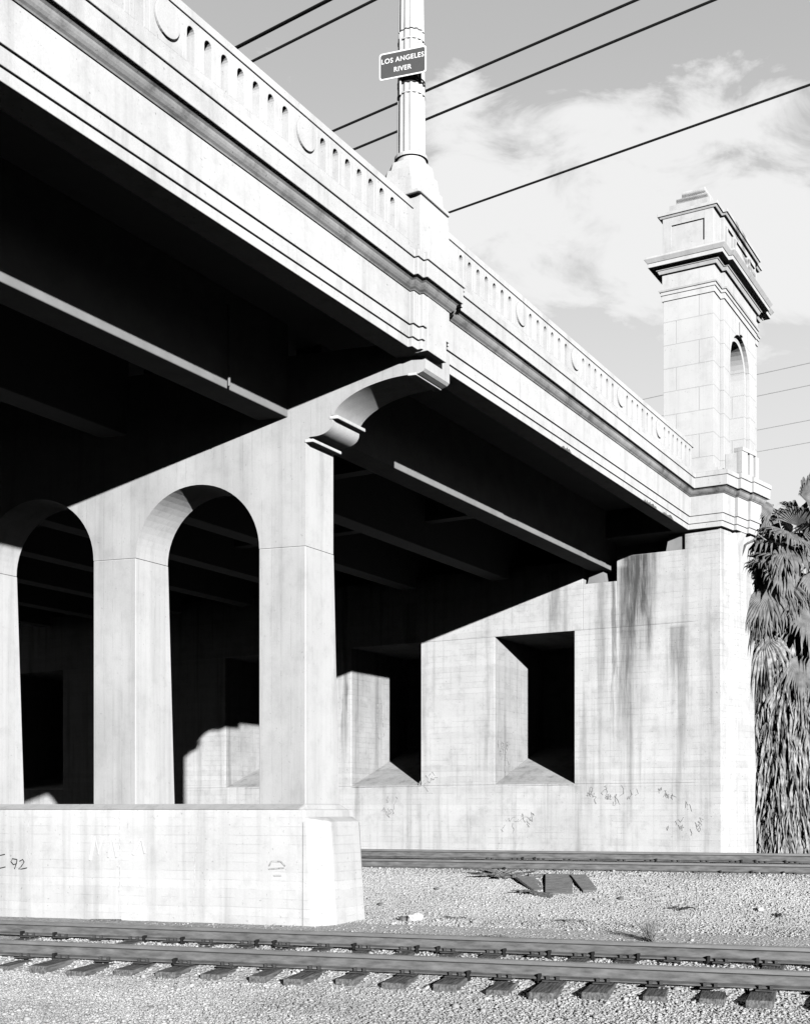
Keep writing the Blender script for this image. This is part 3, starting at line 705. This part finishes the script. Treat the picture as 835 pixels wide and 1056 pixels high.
# ------------------------------------------------------------------ palm
PX, PY = 9.76, 31.6
PT = empty('palm_tree', (PX, PY, .55), 0, label='shaggy fan palm with a thick skirt of dead fronds beside the abutment', cat='palm tree')
pr = random.Random(21)
m = MB(); m.tube([(0, 0, 0), (.03, 0, 2.5), (.05, 0, 5), (.1, 0, 8.3)], [.42, .36, .32, .28], 14); m.build('trunk', M['bark'], PT)
def fan(m, org, d, bd, nrm, rad, spread, nseg, droop, pet, rr, mat_l=0, mat_s=1):
    """fan leaf: petiole from org along d, then pleated blades round bd in the plane normal to nrm"""
    d = Vector(d).normalized()
    tip = Vector(org)+d*pet+Vector((0, 0, -.10*pet)); mid = Vector(org)+d*pet*.5+Vector((0, 0, .03))
    m.tube([org, mid, tip], [.024, .018, .012], 5, mat_s)
    up = Vector(nrm).normalized(); bd = Vector(bd); bd = (bd-up*bd.dot(up)).normalized(); side = bd.cross(up)
    for i in range(nseg):
        f = (i/(nseg-1)-.5)*2; a = f*spread/2; L = rad*(1-.22*abs(f))*rr.uniform(.72, 1.08)
        dv = (bd*math.cos(a)+side*math.sin(a)).normalized()-up*.10; sd_ = (side*math.cos(a)-bd*math.sin(a)); wd = L*spread/nseg*.56
        fold = up*wd*.45
        g1 = Vector((0, 0, -1))
        p0 = tip; p1 = tip+dv*L*.55+g1*droop*.10*L; p2 = tip+dv*L*.80+g1*droop*.35*L; p3 = tip+dv*L*(.98-.2*droop)+g1*droop*.8*L+sd_*rr.uniform(-.05, .05)
        m.add([p0, p1-sd_*wd, p1+fold, p1+sd_*wd, p2-sd_*wd*.42, p2+fold*.4, p2+sd_*wd*.42, p3], [(0, 2, 1), (0, 3, 2), (1, 2, 5, 4), (2, 3, 6, 5), (4, 5, 7), (5, 6, 7)], mat_l)
for i in range(98):
    t = i/98; z = 4.7+3.5*t**.9+pr.uniform(-.2, .2)
    az = i*2.39996+pr.uniform(-.3, .3); ca, sa = math.cos(az), math.sin(az)
    el = (-.75+2.0*t**1.2)+pr.uniform(-.25, .25)
    d = Vector((ca*math.cos(el), sa*math.cos(el), math.sin(el)))
    bd = d+Vector((0, 0, -(1.5-1.25*t)))+Vector((pr.uniform(-.35, .35), pr.uniform(-.35, .35), 0))
    nrm = Vector((ca, sa, 0))*(.9-.35*t)+Vector((-ca*math.sin(el), -sa*math.sin(el), math.cos(el)))*(.35+.4*t)+Vector((pr.uniform(-.45, .45), pr.uniform(-.45, .3), pr.uniform(-.2, .2)))
    r0 = .25; rad = pr.uniform(.9, 1.4); pet = pr.uniform(.35, 1.05)*(.85+.25*t)
    m = MB(); fan(m, Vector((.08+r0*ca, r0*sa, z)), d, bd, nrm, rad, pr.uniform(2.3, 3.3), 26, .3+.7*pr.random()*(1.15-t), pet, pr)
    dead = t < .34 and pr.random() < .7
    m.build('fan_leaf', [M['leafdry'] if dead else M['leaf'], M['stem']], PT, fix=False)
m = MB()
for i in range(5200):
    z = pr.uniform(-.3, 5.9); az = pr.uniform(0, 2*math.pi); k = min(1, max(0, (6.2-z)/2))
    r = (.42+.62*k)*pr.uniform(.8, 1.1); L = pr.uniform(.5, 1.3); w = pr.uniform(.012, .04)
    if z-L < -.5: L = max(.2, z+.4)
    c, s_ = math.cos(az), math.sin(az); tw = pr.uniform(-1.2, 1.2)
    sx, sy = -s_*math.cos(tw)+c*math.sin(tw), c*math.cos(tw)+s_*math.sin(tw)
    j = pr.uniform(-.2, .2)
    A = Vector((c*(r-.18), s_*(r-.18), z)); B = Vector((c*r-s_*j*.4, s_*r+c*j*.4, z-L*.5)); D_ = Vector((c*(r+pr.uniform(-.08, .12))-s_*j, s_*r+c*j, z-L)); sv = Vector((sx, sy, 0))*w
    m.add([A-sv*.4, A+sv*.4, B+sv, B-sv, D_], [(0, 1, 2, 3), (3, 2, 4)])
m.build('dead_frond_skirt', M['leafdry'], PT, fix=False)
# inner mass so that no light passes through the skirt
m = MB(); m.tube([(0, 0, -.2), (0, 0, 3.5), (.03, 0, 5.3), (.05, 0, 6.0)], [.82, .84, .6, .35], 18); m.build('skirt_core', M['bark'], PT)

# ------------------------------------------------------------------ small things on the ground
def on(x, y, z):    # ground point seen at photo position at height z
    for k in range(3000):      # walk outwards until the ground is met
        d = 8+k*.01; q = Vector(((x-417.5)/1270*d, d, CAMZ-(y-835)*d/1270))
        if q.z <= gh(q.dot(TN)): break
    return q
def plank(x, y, z, L, w, t, rz, tilt, lab, mat='wood', grp='broken wood beside the far track'):
    p = on(x, y, z); m = MB(); m.obox((0, 0, t*.4), (L/2, 0, 0), (0, w/2, 0), (0, 0, t/2))
    o = m.build('wood_plank', M[mat], bevel=.008, label=lab, cat='wood plank', group=grp); o.location = p; o.rotation_euler = (tilt, 0, rz); return o
plank(549, 913, .57, .34, .60, .05, .50, .36, 'leftmost slanting pale board of the broken wood by the far rail')
plank(576, 914, .57, .46, .75, .06, -.12, .40, 'large square weathered board at the middle of the broken wood pile')
plank(602, 913, .57, .28, .65, .06, .22, .38, 'narrow rightmost grey board of the broken wood pile')
plank(560, 925, .36, .34, .09, .08, -.7, .0, 'small dark splinter lying below the broken wood pile', 'tie')
plank(556, 905, .60, .4, .1, .06, .1, .0, 'thin dark board on top of the left end of the broken pile', 'tie')
plank(109, 950.5, .0, .5, .05, .04, -.05, .0, 'thin dark stick lying against the pier wall foot', 'tie', 'sticks by the pier')
def rock(x, y, z, s, lab, mat, seed):
    rr = random.Random(seed); bm = bmesh.new(); bmesh.ops.create_icosphere(bm, subdivisions=2, radius=s)
    for v in bm.verts: v.co *= rr.uniform(.78, 1.15); v.co.z *= .65
    me = bpy.data.meshes.new('rock'); bm.to_mesh(me); bm.free(); me.materials.append(M[mat]); o = bpy.data.objects.new('rock', me); C.objects.link(o); o.location = on(x, y, z)+Vector((0, 0, s*.4))
    props(o, label=lab, cat='rock')
rock(427, 950, .02, .14, 'pale lumpy rock on the sand between the tracks', 'rock', 1)
rock(415, 950, .02, .07, 'small dark stone just left of the pale rock', 'tie', 2)
rock(392, 934, .10, .05, 'little dark stone close to the pier nose', 'tie', 3)
# debris: broken branches
def twigs(x, y, z, lab, seed, n, w, h, mat, thick=.008, name='dead_branch', cat='branch'):
    rr = random.Random(seed); m = MB()
    for i in range(n):
        a = Vector((rr.uniform(-w, w)*.3, rr.uniform(-.15, .15), 0)); b = a+Vector((rr.uniform(-w, w), rr.uniform(-.25, .25), rr.uniform(.1, 1)*h))
        m.tube([a, a.lerp(b, .5)+Vector((rr.uniform(-.03, .03), 0, .03)), b], [thick, thick*.7, thick*.3], 4)
    o = m.build(name, M[mat], label=lab, cat=cat); o.location = on(x, y, z)
twigs(545, 921, .5, 'dark splinters scattered below the broken wood pile', 14, 14, .3, .05, 'tie', .016)
twigs(520, 905, .60, 'dark tangle of broken branches beside the far rail', 4, 26, .55, .16, 'tie', .022)
twigs(672, 971, .02, 'wispy dry shrub growing on the sand between the tracks', 5, 90, .18, .42, 'dry', .004, 'dry_shrub', 'shrub')
twigs(500, 968, .0, 'thin dry twigs on the sand near the nearest track', 6, 7, .4, .03, 'tie', .010)
twigs(700, 938, .15, 'dark little twigs on the gravel bank at the right', 7, 9, .2, .05, 'tie', .012)

twigs(470, 948, .02, 'short dark twigs on the sand right of the pale rock', 8, 6, .25, .03, 'tie', .011)
twigs(590, 951, .02, 'curled dry branch lying on the sand left of the shrub', 9, 6, .45, .05, 'wood', .013)
twigs(800, 945, .05, 'small dark scraps on the gravel at the right edge', 10, 8, .15, .05, 'tie', .012)
rock(783, 940, .1, .06, 'small pale stone on the gravel bank at the right', 'rock', 5)
rock(640, 928, .3, .05, 'small grey stone on the bank below the wood pile', 'tie', 6)
rock(450, 918, .45, .05, 'small dark stone high on the bank behind the pier', 'tie', 7)
rr = random.Random(31)
for u0, L in ((21.6, .5), (26.3, .9), (27.6, .8)):
    m = MB(); n = int(L/.04)
    top = [(u0+L*i/n, -.04, Z0+.025+rr.uniform(.01, .075)*math.sin(math.pi*i/n)**.4) for i in range(n+1)]
    m.prism([(u0, -.04, Z0+.012)]+top+[(u0+L, -.04, Z0+.012)], (0, .06, 0))
    m.build('spalled_edge', M['tie'], BR, label='dark spalled patch on the lower edge of the fascia')

rc = random.Random(77)
def crack(s0, z0, z1, p, parent, w=.004):
    m = MB(); pts = []; x = s0; n = 14
    for i in range(n+1): x += rc.uniform(-.025, .025); pts.append(bp(x, z0+(z1-z0)*i/n, p))
    m.tube(pts, [w*(.3+.7*math.sin(math.pi*i/n)) for i in range(n+1)], 4); m.build('crack', M['mark'], parent)
crack(5.35, .1, 1.78, -.241, PIER, .007); crack(3.95, .0, 1.75, -.241, PIER, .006); crack(7.1, .9, 1.7, -.241, PIER, .004)
